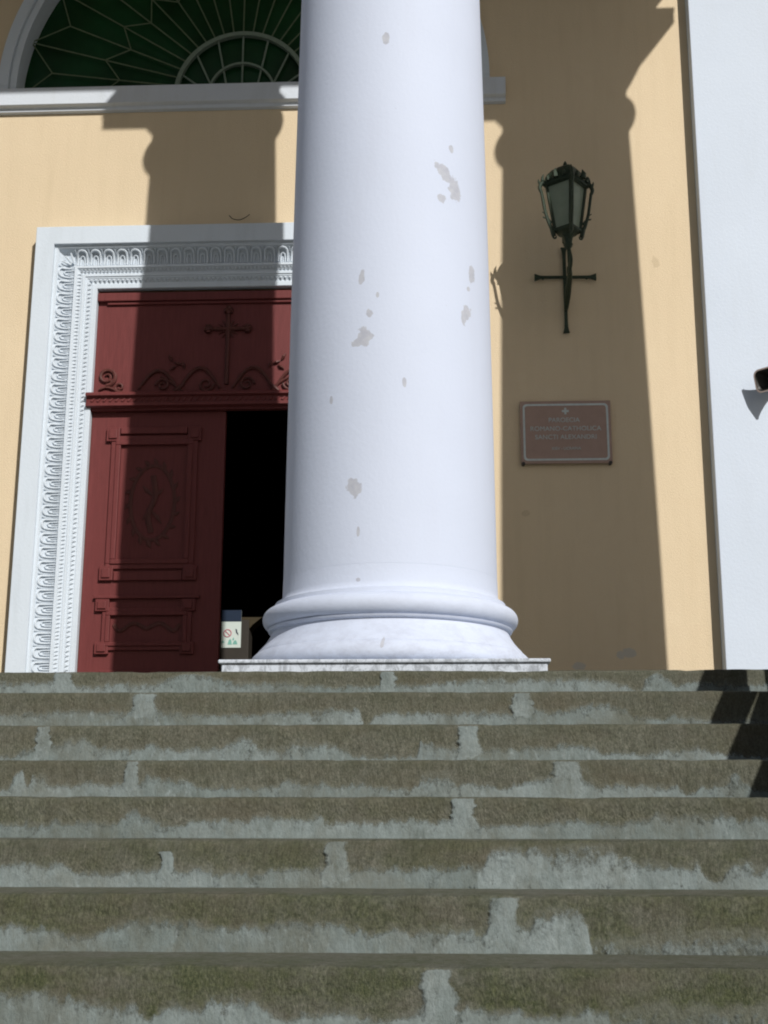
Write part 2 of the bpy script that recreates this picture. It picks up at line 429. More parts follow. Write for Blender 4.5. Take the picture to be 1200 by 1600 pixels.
# ================================================================= STAIRCASE
stairs = thing("stone_staircase", "weathered stone steps with grey mortar patches rising to the church door", "stairs", (-1.7, D0, ZG))
XL, XR = -5.1, 1.68
MORTAR = [  # mortar outlines and smear spans taken from image pixels onto the riser planes
    ( [-1.951, 0.609, -1.693, 0.611, -1.578, 0.588, -1.379, 0.594, -1.223, 0.61, -1.176, 0.627, -1.125, 0.638, -0.983, 0.62, -0.813, 0.603, -0.672, 0.602, -0.615, 0.583, -0.279, 0.582, -0.196, 0.587, -0.084, 0.595, 0.027, 0.603, 0.194, 0.614, 0.305, 0.605, 0.499, 0.621, 0.582, 0.615, 0.746, 0.598, 0.855, 0.57, 0.89, 0.62, 0.935, 0.639, 0.981, 0.619, 1.02, 0.589, 1.13, 0.594, 1.402, 0.59], [(-1.716, -1.613), (-0.268, -0.201)] ),
    ( [-1.824, 0.438, -1.663, 0.438, -1.557, 0.448, -1.29, 0.442, -1.158, 0.45, -1.025, 0.437, -0.761, 0.434, -0.498, 0.449, -0.419, 0.459, -0.341, 0.453, -0.309, 0.399, -0.262, 0.433, 0.024, 0.44, 0.258, 0.442, 0.388, 0.452, 0.465, 0.441, 0.543, 0.464, 0.672, 0.474, 0.728, 0.451, 0.773, 0.418, 0.952, 0.415, 1.309, 0.419], [(-1.278, -1.164), (0.274, 0.377)] ),
    ( [-1.695, 0.25, -1.646, 0.257, -1.586, 0.284, -1.474, 0.293, -1.451, 0.31, -1.364, 0.307, -1.325, 0.281, -1.201, 0.271, -1.127, 0.293, -0.979, 0.271, -0.844, 0.28, -0.783, 0.312, -0.722, 0.309, -0.684, 0.278, -0.611, 0.285, -0.55, 0.307, -0.464, 0.292, -0.367, 0.28, -0.328, 0.247, -0.221, 0.244, -0.095, 0.244, -0.08, 0.292, 0.022, 0.284, 0.166, 0.282, 0.311, 0.277, 0.383, 0.287, 0.503, 0.294, 0.58, 0.286, 0.588, 0.263, 0.741, 0.253, 0.885, 0.272, 0.957, 0.284, 1.026, 0.253, 1.215, 0.25], [(-1.56, -1.5), (0.06, 0.143)] ),
    ( [-1.572, 0.132, -1.54, 0.139, -1.52, 0.177, -1.492, 0.174, -1.471, 0.134, -1.455, 0.168, -1.413, 0.165, -1.388, 0.13, -1.136, 0.139, -1.056, 0.152, -0.908, 0.148, -0.861, 0.121, -0.657, 0.119, -0.589, 0.139, -0.533, 0.15, -0.476, 0.137, -0.296, 0.135, -0.206, 0.13, -0.093, 0.126, -0.066, 0.17, -0.003, 0.174, 0.064, 0.144, 0.22, 0.128, 0.276, 0.139, 0.354, 0.157, 0.52, 0.148, 0.564, 0.124, 0.686, 0.131, 0.807, 0.129, 0.834, 0.1, 0.869, 0.103, 0.895, 0.129, 0.972, 0.133, 1.014, 0.174, 1.049, 0.144, 1.08, 0.114, 1.124, 0.114], [(-1.123, -1.073), (0.381, 0.501)] ),
    ( [-1.448, -0.001, -1.321, -0.0, -1.067, 0.0, -1.037, 0.033, -1.002, 0.043, -0.971, 0.016, -0.899, -0.004, -0.832, -0.004, -0.815, 0.013, -0.648, 0.009, -0.586, 0.025, -0.46, 0.019, -0.398, 0.025, -0.373, 0.001, -0.294, 0.015, -0.17, 0.01, -0.004, 0.01, 0.119, -0.006, 0.222, 0.006, 0.324, 0.002, 0.447, 0.011, 0.508, 0.007, 0.65, 0.007, 0.692, 0.027, 0.753, 0.023, 0.875, 0.035, 0.955, 0.015, 1.036, 0.02], [(0.029, 0.109)] ),
    ( [-1.324, -0.129, -1.248, -0.114, -1.142, -0.106, -1.091, -0.139, -1.033, -0.146, -0.975, -0.146, -0.88, -0.135, -0.784, -0.134, -0.554, -0.137, -0.498, -0.13, -0.383, -0.133, -0.27, -0.133, -0.1, -0.128, -0.024, -0.114, 0.051, -0.117, 0.117, -0.121, 0.138, -0.084, 0.203, -0.066, 0.315, -0.069, 0.372, -0.062, 0.465, -0.069, 0.53, -0.087, 0.575, -0.108, 0.649, -0.119, 0.742, -0.104, 0.764, -0.151, 0.804, -0.151, 0.838, -0.118, 0.89, -0.111, 0.945, -0.118], [(-0.839, -0.808), (-0.353, -0.279)] ),
    ( [-1.2, -0.266, -1.147, -0.262, -1.093, -0.279, -1.023, -0.295, -0.953, -0.291, -0.885, -0.261, -0.807, -0.251, -0.746, -0.251, -0.676, -0.26, -0.624, -0.276, -0.555, -0.282, -0.503, -0.266, -0.4, -0.256, -0.297, -0.258, -0.228, -0.271, -0.16, -0.28, -0.092, -0.277, -0.006, -0.263, 0.045, -0.273, 0.096, -0.279, 0.232, -0.256, 0.246, -0.22, 0.36, -0.223, 0.381, -0.255, 0.386, -0.3, 0.45, -0.297, 0.517, -0.287, 0.685, -0.276, 0.852, -0.278], [(0.106, 0.206)] ),
    ( [-1.075, -0.405, -0.981, -0.394, -0.918, -0.408, -0.84, -0.411, -0.761, -0.422, -0.705, -0.45, -0.683, -0.433, -0.637, -0.421, -0.606, -0.426, -0.59, -0.435, -0.56, -0.417, -0.521, -0.405, -0.467, -0.417, -0.389, -0.456, -0.343, -0.45, -0.206, -0.435, -0.084, -0.442, 0.038, -0.427, 0.16, -0.429, 0.235, -0.443, 0.355, -0.436, 0.461, -0.424, 0.611, -0.414, 0.76, -0.419], [(-0.059, 0.029)] ),
]

def interp(tab, x):
    if x <= tab[0][0]:
        return tab[0][1]
    for (x0, z0), (x1, z1) in zip(tab, tab[1:]):
        if x <= x1:
            f = (x - x0) / max(1e-6, x1 - x0)
            f = f * f * (3 - 2 * f)
            return z0 + (z1 - z0) * f
    return tab[-1][1]

def fbm(x, y, o):
    return noise.fractal(Vector((x, y, o)), 0.9, 2.0, 5)

for i, ze in enumerate(EDGE):
    yf = D0 - i * T
    zb = EDGE[i + 1] if i + 1 < len(EDGE) else ZG
    bm = bmesh.new()
    flat, smear = MORTAR[i] if i < len(MORTAR) else (None, [])
    tab = [(flat[a], flat[a + 1]) for a in range(0, len(flat), 2)] if flat else [(x * 0.25, zb + 0.045 + 0.03 * fbm(x * 0.7, i, 2)) for x in range(-21, 8)]
    def mortar_top(x):
        base = interp(tab, x)
        if x < tab[0][0] or x > tab[-1][0]:
            base += 0.02 * fbm(x * 1.4, i * 5.0, 1.0)
        z1 = base + 0.010 * fbm(x * 8, i * 3.3, 0.3) + 0.008 * fbm(x * 33, i * 3.3, 3.3) + 0.005 * fbm(x * 110, i * 1.3, 6.3)
        return min(max(z1, zb + 0.006), ze - 0.012)
    # riser and worn, uneven arris as one fine sheet, with the cement film spreading beyond the mortar stored per vertex
    nx, nz = int((XR - XL) / 0.012), 12
    if i == 0:
        x0_, x1_ = -7.2, 4.2
        nx = int((x1_ - x0_) / 0.012)
    else:
        x0_, x1_ = XL, XR
    rows = []
    film = []
    moss = []
    for j in range(nx + 1):
        x = x0_ + (x1_ - x0_) * j / nx
        w2 = 0.005 * fbm(x * 1.1, i * 2.3, 9.0) + 0.003 * fbm(x * 9, i * 2.3, 2.0) - 0.016 * max(0, fbm(x * 4.3, i * 4.1, 4.0) - 0.30)
        zt_ = mortar_top(x)
        sm = 0
        for (a, b) in smear:
            dd = max(a - x, x - b, 0)
            sm = max(sm, math.exp(-(dd / 0.03) ** 2))
        r = []
        for kz in range(nz + 1):
            z = zb - 0.02 + (ze - 0.013 + w2 - zb + 0.02) * kz / nz
            y = yf + 0.004 * fbm(x * 2.2, z * 6 + i * 3.1, 5.0)
            r.append((y, z, min(1, max(math.exp(-max(0, z - zt_) / 0.016), sm * .55))))
        y = r[-1][0]
        r += [(y + .004, ze - .004 + w2, max(.25, sm * .6)), (y + .014, ze + w2 * .5, .55), (yf + (.42 if i else .9), ze, .9)]
        rows.append([bm.verts.new((x, q[0], q[1])) for q in r])
        film += [q[2] for q in r]
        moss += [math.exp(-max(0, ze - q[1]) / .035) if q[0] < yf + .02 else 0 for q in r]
    for p, q in zip(rows, rows[1:]):
        for kx in range(len(p) - 1):
            bm.faces.new((p[kx], p[kx + 1], q[kx + 1], q[kx]))
    if i == 0:
        box(bm, -7.2, 4.2, yf + .05, 10.6, zb - 0.3, ze - .002)
        film += [0.0] * 8
        moss += [0.0] * 8
    st = link("landing_step" if i == 0 else "step", bm, M_STEP, stairs, smooth=True)
    at = st.data.attributes.new("film", 'FLOAT', 'POINT')
    at.data.foreach_set('value', [float(v) for v in film])
    at = st.data.attributes.new("moss", 'FLOAT', 'POINT')
    at.data.foreach_set('value', [float(v) for v in moss])
    # trowelled mortar in the corner between riser and tread and over the block joints
    bm = bmesh.new()
    cover = []
    pale = []
    step = 0.006
    xs = [XL + 0.02 + step * a for a in range(int((XR - XL - 0.04) / step))]
    def strip(cols):
        rows = []
        for (x, z0, z1, th) in cols:
            r = []
            for t_, o in ((0, 1.0), (0.4, 0.75), (0.75, 0.45), (1.0, 0.22), (2.0, 0.06)):
                z = z0 + (z1 - z0) * t_ if t_ <= 1 else min(z1 + 0.026, ze - .006)
                cover.append((1.0 if t_ < .7 else (.85 if t_ < .9 else (.5 if t_ < 1.5 else -.1))) - (.45 if i >= 6 and x > .39 else 0))
                pale.append(.75 if (i == 5 and .10 < x < .56) or (i == 6 and .2 < x < .39) else .25 + .25 * math.sin(x * 3.1 + i * 2.2))
                r.append(bm.verts.new((x, yf - 0.0045 - th * o * (1 + 0.6 * fbm(x * 14, z * 14, i * 7.7)), z)))
            rows.append(r)
        for p, q in zip(rows, rows[1:]):
            for kx in range(4):
                bm.faces.new((p[kx], p[kx + 1], q[kx + 1], q[kx]))
    cols = []
    for x in xs:
        cols.append((x, zb - 0.004, mortar_top(x), 0.007))
    strip(cols)
    for (a, b) in smear:
        # ragged upright smear over a block joint, wider towards the bottom
        hi = ze - 0.004 - (0.03 if (b - a) < 0.035 else 0)
        nr, nc = 26, 8
        rows = []
        for kz in range(nr + 1):
            f = kz / nr
            z = zb + 0.002 + (hi - zb - 0.002) * f
            wd = (b - a) + .03
            l_ = a - .015 + wd * (0.08 * f - 0.14 * (1 - f) ** 2) + 0.016 * fbm(z * 22, i * 2.7 + a, 1.7) + .007 * fbm(z * 90, a, 2.2)
            r_ = b + .015 - wd * (0.10 * f - 0.18 * (1 - f) ** 2) + 0.016 * fbm(z * 22, i * 2.7 + b, 4.7) + .007 * fbm(z * 90, b, 2.2)
            row = []
            for kx in range(nc + 1):
                u_ = kx / nc
                x = l_ + (r_ - l_) * u_
                edge_ = min(u_, 1 - u_)
                rim = .25 + .75 * min(1, 4 * edge_)
                pale.append(.6)
                cover.append(min(1.0, -.05 + 4.2 * edge_) if kz < nr else .3)
                zz = z
                row.append(bm.verts.new((x, yf - 0.0035 - (0.0055 * (1 + .5 * fbm(x * 14, z * 9, i * 3.3))) * rim, zz)))
            rows.append(row)
        for p, q in zip(rows, rows[1:]):
            for kx in range(nc):
                bm.faces.new((p[kx], p[kx + 1], q[kx + 1], q[kx]))
    mo_ = link("mortar", bm, M_MORT, st, smooth=True)
    at = mo_.data.attributes.new("cover", 'FLOAT', 'POINT')
    at.data.foreach_set('value', [float(v) for v in cover])
    at = mo_.data.attributes.new("pale", 'FLOAT', 'POINT')
    at.data.foreach_set('value', [float(v) for v in pale])

# railing down the right side of the flight (its shadow lies on the steps)
rail = thing("stair_railing", "dark metal railing with sheet panels at the right of the steps", "railing", (1.75, 3.6, -0.4))
RX0, RX1 = 1.70, 1.735
def zt(y):                                   # top of the hand band
    return 1.405 + 0.38 * (y - 4.52)
bm = bmesh.new()
prism_yz(bm, [(1.2, zt(1.2)), (1.2, zt(1.2) - .22), (5.5, zt(5.5) - .22), (5.5, zt(5.5))], RX0, RX1)
link("hand_band", bm, M_RAIL, rail)
def zstep(y):
    i = max(0, min(len(EDGE) - 1, int(math.floor((D0 - y) / T)) + 1))
    return EDGE[i] if y < D0 else ZL
for (a, b) in ((4.59, 4.797), (4.99, 5.22)):
    bm = bmesh.new()
    prism_yz(bm, [(a, zstep(a) - .05), (b, zstep(b) - .05), (b, zt(b) - .221), (a, zt(a) - .221)], RX0 + .002, RX1 - .002)
    link("post", bm, M_RAIL, rail)
bm = bmesh.new()
prism_yz(bm, [(1.2, ZG), (4.25, zstep(4.25) - .05), (4.25, zt(4.25) - .221), (1.2, zt(1.2) - .221)], RX0 + .004, RX1 - .004)
link("sheet_panel", bm, M_RAIL, rail)
bm = bmesh.new()
prism_yz(bm, [(4.251, zstep(4.26) - .05), (4.588, zstep(4.5) - .05), (4.588, 1.165), (4.251, 0.975)], RX0 + .004, RX1 - .004)
link("sheet_panel", bm, M_RAIL, rail)

# ================================================================= CHURCH
church = thing("church_facade", "ochre church front with white door surround, arched window and red-brown door", "church", (-1.65, YW, ZL))
DX, DHW, DTOP = -1.65, 1.058, 4.16          # door axis, half width, head
WX, WZ, WR = -1.60, 5.94, 1.91              # window axis, springing, radius
WALL_BACK = YW + 0.75
outer = [(-9, 0.2), (6, 0.2), (6, 9.4), (-9, 9.4)]
door_l = [(DX - DHW, ZL - 0.1), (DX + DHW, ZL - 0.1), (DX + DHW, DTOP), (DX - DHW, DTOP)]
win_l = [(WX + WR * math.cos(math.pi * i / 64), WZ + WR * math.sin(math.pi * i / 64)) for i in range(65)] + [(WX - WR, 5.76), (WX + WR, 5.76)]
bm = bmesh.new()
loops = []
edges = []
for lp in (outer, door_l, win_l):
    vs = [bm.verts.new((x, YW, z)) for x, z in lp]
    es = [bm.edges.new((vs[i], vs[(i + 1) % len(vs)])) for i in range(len(vs))]
    loops.append(vs)
    edges += es
bmesh.ops.triangle_fill(bm, edges=edges, use_beauty=True)
front = bm.faces[:]
back = bmesh.ops.duplicate(bm, geom=bm.verts[:] + bm.edges[:] + front)
mp = back['vert_map']
for vs in loops:
    for i in range(len(vs)):
        a, b = vs[i], vs[(i + 1) % len(vs)]
        bm.faces.new((a, b, mp[b], mp[a]))
bmesh.ops.translate(bm, verts=[mp[v] for vs in loops for v in vs], vec=(0, WALL_BACK - YW, 0))
link("wall", bm, M_WALL, church)

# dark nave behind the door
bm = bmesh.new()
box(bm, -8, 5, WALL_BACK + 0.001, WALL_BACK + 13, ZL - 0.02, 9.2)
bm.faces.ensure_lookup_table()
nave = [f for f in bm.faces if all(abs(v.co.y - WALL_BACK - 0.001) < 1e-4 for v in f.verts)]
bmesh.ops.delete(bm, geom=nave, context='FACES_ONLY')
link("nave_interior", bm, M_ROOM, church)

# pilaster
bm = bmesh.new()
pb, pt = 2.024, 2.052
v = []
for z, xa in ((ZL - .05, pb), (8.199, pt + .01)):
    v.append([bm.verts.new(p) for p in ((xa, YW - .12, z), (3.15, YW - .12, z), (3.15, YW + .02, z), (xa, YW + .02, z))])
for kx in range(4):
    jx = (kx + 1) % 4
    bm.faces.new((v[0][kx], v[0][jx], v[1][jx], v[1][kx]))
bm.faces.new(v[0]); bm.faces.new(v[1])
link("pilaster", bm, M_PIL, church, bevel=0.006)

# entablature and ceiling of the porch (above the picture: they shade the window)
ZA = 8.20
bm = bmesh.new(); box(bm, -6.65, 3.06, 5.95, 6.85, ZA, 9.3); link("entablature", bm, M_CEIL, church)
bm = bmesh.new(); box(bm, 2.14, 3.055, 6.852, YW - .002, ZA, 9.3); link("entablature", bm, M_CEIL, church)
bm = bmesh.new(); box(bm, -6.645, -5.6, 6.852, YW - .002, ZA, 9.3); link("entablature", bm, M_CEIL, church)
bm = bmesh.new(); box(bm, -5.598, 2.138, 6.852, YW - .002, 8.9, 9.25); link("porch_ceiling", bm, M_CEIL, church)

# ---- window
win = bpy.data.objects.new("arched_window", None)
COL.objects.link(win); win.location = (WX, YW, WZ); win.parent = church
win.matrix_parent_inverse = Matrix.Translation(-church.location)
def wlink(name, bm, mat, **kw):
    o = link(name, bm, mat, win, **kw)
    o.matrix_parent_inverse = Matrix.Translation(-Vector(win.location))
    return o
FY = 9.42; FX, FZ = -1.622, 5.928
bm = bmesh.new()
prism_xz(bm, [(FX + 1.96 * math.cos(math.pi * i / 48), FZ + 1.96 * math.sin(math.pi * i / 48)) for i in range(49)] + [(FX - 1.96, 5.70), (FX + 1.96, 5.70)], FY + .04, FY + .055)
wlink("glass_pane", bm, M_GLASSDARK)
# architrave round the arch: outer flat band and a deeper inner roll
bm = bmesh.new()
arc_band(bm, WX, WZ, 1.945, 2.035, YW - .05, YW + .02, 80)
box(bm, WX - 2.035, WX - 1.945, YW - .05, YW + .02, 5.88, WZ - .0005)
box(bm, WX + 1.945, WX + 2.035, YW - .05, YW + .02, 5.88, WZ - .0005)
wlink("arch_trim", bm, M_TRIM, bevel=.004)
bm = bmesh.new()
arc_band(bm, WX, WZ, 1.885, 1.943, YW - .02, YW + .17, 80)
box(bm, WX - 1.943, WX - 1.885, YW - .02, YW + .17, 5.88, WZ - .0005)
box(bm, WX + 1.885, WX + 1.943, YW - .02, YW + .17, 5.88, WZ - .0005)
wlink("arch_trim", bm, M_TRIM, bevel=.004)
# fan tracery
R1, R2, RP, RQ, RN, RF = .55, .272, 1.045, 1.215, 1.63, 1.885
def pol(r, a, y=FY):
    return (FX + r * math.cos(R(a)), y, FZ + r * math.sin(R(a)))
bm = bmesh.new(); arc_band(bm, FX, FZ, R1 - .018, R1 + .018, FY - .022, FY + .022, 60, -12, 192)
arc_band(bm, FX, FZ, R2 - .009, R2 + .009, FY - .015, FY + .015, 40, -25, 205)
wlink("inner_arch", bm, M_MUNTIN2)
bm = bmesh.new()
for a in range(-2, 3):
    x1 = FX + R1 * math.sin(R(a * 23)); z1 = FZ + R1 * math.cos(R(a * 23))
    tube(bm, [(x1, FY, z1), (FX + (x1 - FX) * .42, FY, FZ - .14)], .0085, 6)
for sgn in (-1, 1):
    tube(bm, [(FX + sgn * R1 * math.sin(R(70)), FY, FZ + R1 * math.cos(R(70))), (FX + sgn * .27, FY, FZ + .0)], .0085, 6)
wlink("glazing_bar", bm, M_MUNTIN2)
bm = bmesh.new()
for kx in range(-11, 12):
    a = 90 + 8.2 * kx
    end = RN if kx % 2 == 0 else RF
    tube(bm, [pol(R1, a), pol(end, a)], .0068, 6)
    if kx < 11:
        ra, rb = (RP, RQ) if kx % 2 == 0 else (RQ, RP)
        tube(bm, [pol(ra, a, FY - .004), pol(rb, a + 8.2, FY - .004)], .006, 6)
        ra, rb = (RN, RF) if kx % 2 == 0 else (RF, RN)
        tube(bm, [pol(ra, a, FY - .004), pol(rb, a + 8.2, FY - .004)], .006, 6)
wlink("tracery", bm, M_MUNTIN)

# ---- window sill
bm = bmesh.new()
prof = [(YW + .22, 5.955), (YW - .068, 5.897), (YW - .082, 5.892), (YW - .082, 5.740), (YW - .070, 5.734), (YW - .042, 5.728), (YW - .036, 5.700), (YW + .02, 5.692), (YW + .22, 5.692)]
prism_yz(bm, prof, -3.78, 0.560)
link("window_sill", bm, M_SILL, church, bevel=.003)

# ---- door surround, swept round the opening with mitred corners
fx0, fx1, fz1 = DX - 1.534, DX + 1.534, 4.612
FP = [(0.0, -.02), (0.0, .135), (.003, .138), (.146, .138), (.149, .135), (.149, .112), (.152, .108), (.170, .108), (.176, .100),
      (.182, .078), (.21, .050), (.25, .034), (.292, .030), (.300, .044), (.303, .060), (.322, .060), (.325, .056),
      (.332, .046), (.345, .032), (.362, .026), (.364, .034), (.384, .034), (.386, .026), (.398, .025), (.400, .022), (.412, .012), (.436, .004), (.440, .008), (.475, .008), (.479, .004), (.479, -.05)]
bm = bmesh.new()
rows = []
for o_, p_ in FP:
    y = YW - p_
    rows.append([bm.verts.new(q) for q in ((fx0 + o_, y, ZL - .02), (fx0 + o_, y, fz1 - o_), (fx1 - o_, y, fz1 - o_), (fx1 - o_, y, ZL - .02))])
for p, q in zip(rows, rows[1:]):
    for kx in range(3):
        bm.faces.new((p[kx], p[kx + 1], q[kx + 1], q[kx]))
frame = link("door_surround", bm, M_TRIM, church, smooth=True)
# carved tongues, darts and leaf rows lying on the surround
def along(o_, p_, s, side):
    """point on the surround: side 0 left jamb (s = height), 1 head (s = x), 2 right jamb"""
    y = YW - p_
    if side == 0:
        return Vector((fx0 + o_, y, s))
    if side == 1:
        return Vector((s, y, fz1 - o_))
    return Vector((fx1 - o_, y, s))
def surf(o_):
    for (a, pa), (b, pb_) in zip(FP, FP[1:]):
        if a <= o_ <= b and b > a:
            return pa + (pb_ - pa) * (o_ - a) / (b - a)
    return 0
bm = bmesh.new()
PITCHZ = .108
def egg(side, s):
    hw = .038
    pts = []
    for (o_, ds) in [(.298, -hw), (.262, -hw), (.228, -hw * .98), (.200, -hw * .90), (.188, -hw * .55), (.184, 0), (.188, hw * .55), (.200, hw * .90), (.228, hw * .98), (.262, hw), (.298, hw)]:
        pts.append(along(o_, surf(o_) + .012, s + ds, side))
    tube(bm, pts, [.0075, .008, .009, .0095, .010, .010, .010, .0095, .009, .008, .0075], 6)
    tube(bm, [along(o_, surf(o_) + .010, s + ds, side) for o_, ds in ((.298, -.018), (.255, -.018), (.228, -.014), (.220, 0), (.228, .014), (.255, .018), (.298, .018))], .0062, 6)
    tube(bm, [along(o_, surf(o_) + .004, s, side) for o_ in (.245, .265, .296)], [.004, .006, .006], 5)
def dart(side, s):
    tube(bm, [along(o_, surf(o_) + .003, s, side) for o_ in (.180, .21, .25, .298)], [.009, .006, .005, .004], 5)
for side in (0, 2):
    n = int((fz1 - .20 - .12 - ZL) / PITCHZ)
    for j in range(n + 1):
        s = fz1 - .36 - j * PITCHZ
        if s < ZL:
            break
        egg(side, s)
        dart(side, s - PITCHZ / 2)
    dart(side, fz1 - .36 + PITCHZ / 2)
w = fx1 - fx0 - .72
n = round(w / PITCHZ)
for j in range(n + 1):
    s = fx0 + .36 + w * j / n
    egg(1, s)
    dart(1, s - PITCHZ / 2)
dart(1, fx1 - .36 + PITCHZ / 2)
# corner leaves
for side, sx_ in ((0, fx0), (2, fx1)):
    g_ = 1 if side == 0 else -1
    for kx in (-1, 0, 1):
        a = R(45 + 28 * kx)
        tube(bm, [(sx_ + g_ * .30 - g_ * .03 * math.cos(a), YW - .055, fz1 - .30 + .03 * math.sin(a)), (sx_ + g_ * .30 - g_ * .10 * math.cos(a), YW - .085, fz1 - .30 + .10 * math.sin(a))], [.012, .006], 6)
def cover(o_):
    fr = link("egg_and_dart", o_, M_TRIM, frame, smooth=True)
    fr.matrix_parent_inverse = Matrix()
cover(bm)
bm = bmesh.new()
def bead(side, s, o0, o1, hw, h):
    a, b = along(o0, surf(o0) + h * .4, s - hw, side), along(o0, surf(o0) + h * .4, s + hw, side)
    m_ = along((o0 + o1) / 2, surf((o0 + o1) / 2) + h, s, side)
    e = along(o1, surf(o1) + h * .3, s, side)
    va = [bm.verts.new(q) for q in (a, b, e, m_)]
    bm.faces.new((va[0], va[1], va[3])); bm.faces.new((va[1], va[2], va[3])); bm.faces.new((va[2], va[0], va[3]))
for (o0, o1, pit, hh) in ((.328, .358, .030, .014), (.404, .434, .036, .016)):
    bm = bmesh.new()
    for side in (0, 2):
        s = ZL + .02
        while s < fz1 - o1:
            bead(side, s + .003 * random.uniform(-1, 1), o0, o1, pit * .46, hh); s += pit
    s = fx0 + o1
    while s < fx1 - o1:
        bead(1, s, o0, o1, pit * .46, hh); s += pit
    o = link("leaf_row", bm, M_TRIM, frame); o.matrix_parent_inverse = Matrix()

# ---- transom panel above the leaves
DY = 9.355
def shrink_heights(bm):
    for v in bm.verts:                     # heights shrunk towards the landing, standing in for a scaling about the camera
        v.co.z = ZL + (v.co.z - ZL) * 0.9765
def sub(name, bm, mat, par, **kw):
    o = link(name, bm, mat, par, **kw)
    o.matrix_parent_inverse = Matrix()
    return o
bm = bmesh.new()
box(bm, DX - 1.056, DX + 1.056, DY, DY + .06, 3.30, 4.20)
shrink_heights(bm)
transom = link("transom_panel", bm, M_DOOR, church)
bm = bmesh.new()
box(bm, DX - 1.0555, DX + 1.0555, DY - .040, DY - .0005, 4.118, 4.19)
box(bm, DX - 0.98, DX + 0.98, DY - .022, DY - .0008, 4.092, 4.1165)
shrink_heights(bm)
sub("head_rail", bm, M_DOOR, transom, bevel=.006)
CXX = -1.657
bm = bmesh.new()
for pts, r_ in (([(CXX, DY - .012, 3.40), (CXX, DY - .012, 4.03)], .017), ([(CXX - .155, DY - .0125, 3.872), (CXX + .155, DY - .0125, 3.872)], .0172)):
    tube(bm, pts, r_, 8)
for (x, z) in ((CXX, 4.03), (CXX - .155, 3.872), (CXX + .155, 3.872)):
    for a in (0, 90, 180, 270):
        q = (x + .032 * math.cos(R(a)), z + .032 * math.sin(R(a)))
        tube(bm, [(x, DY - .014, z), (q[0], DY - .014, q[1])], [.015, .024], 7)
for a in range(0, 360, 30):
    tube(bm, [(CXX, DY - .010, 3.872), (CXX + .09 * math.cos(R(a)), DY - .008, 3.872 + .09 * math.sin(R(a)))], [.012, .003], 5)
shrink_heights(bm)
sub("cross_relief", bm, M_CARVE, transom, smooth=True)
bm = bmesh.new()
YS = DY - .012
def scroll(cx, cz, r, a0, turns, dirn, thick):
    pts = []; n = int(26 * turns)
    for i in range(n + 1):
        t_ = i / n
        rr = r * (1 - .78 * t_)
        a = R(a0) + dirn * 2 * math.pi * turns * t_
        pts.append((cx + rr * math.cos(a), YS, cz + rr * math.sin(a)))
    tube(bm, pts, [thick * (1.1 - .5 * i / n) for i in range(n + 1)], 7)
def swag(x0, z0, x1, z1, hgt, th=.013):
    pts = [(x0 + (x1 - x0) * t_ / 16, YS, z0 + (z1 - z0) * t_ / 16 + hgt * math.sin(math.pi * t_ / 16)) for t_ in range(17)]
    tube(bm, pts, [th * (.7 + .5 * math.sin(math.pi * t_ / 16)) for t_ in range(17)], 7)
for g_ in (-1, 1):
    X = lambda q: CXX + g_ * q
    swag(X(.05), 3.37, X(.37), 3.36, .175)
    swag(X(.33), 3.41, X(.42), 3.335, 0)
    swag(X(.37), 3.345, X(.69), 3.37, .165)
    swag(X(.34), 3.345, X(.52), 3.47, .01, .009)
    scroll(X(.16), 3.40, .06, 0, 1.4, g_, .011)
    scroll(X(.50), 3.40, .055, 180, 1.4, g_, .011)
    scroll(X(.945), 3.475, .075, -90, 1.6, -g_, .016)
    scroll(X(.84), 3.385, .045, -60, 1.3, g_, .012)
    tube(bm, spline([(X(1.0), YS, 3.37), (X(.93), YS, 3.385), (X(.80), YS, 3.335), (X(.70), YS, 3.345)]), .012, 6)
    for (dx, dz, a) in ((.36, 3.57, 20), (.40, 3.56, -35), (.33, 3.535, 70), (.43, 3.60, 60), (.88, 3.42, 30)):
        tube(bm, [(X(dx), YS, dz), (X(dx + .03 * math.cos(R(a))), YS - .004, dz + .03 * math.sin(R(a))), (X(dx + .065 * math.cos(R(a))), YS, dz + .065 * math.sin(R(a)))], [.004, .014, .003], 6)
shrink_heights(bm)
sub("scroll_relief", bm, M_CARVE, transom, smooth=True)
# moulded rail under the transom
bm = bmesh.new()
prism_yz(bm, [(DY - .001, 3.315), (DY - .10, 3.315), (DY - .115, 3.300), (DY - .115, 3.285), (DY - .085, 3.275), (DY - .08, 3.235), (DY - .095, 3.228), (DY - .095, 3.205), (DY - .05, 3.195), (DY - .05, 3.178), (DY - .001, 3.178)], DX - 1.085, DX + 1.085)
for j in range(44):
    x = DX - 1.03 + 2.06 * j / 43
    tube(bm, [(x - .012, DY - .083, 3.242), (x + .012, DY - .083, 3.270)], [.010, .007], 6)
shrink_heights(bm)
link("transom_rail", bm, M_DOOR, church, smooth=True)

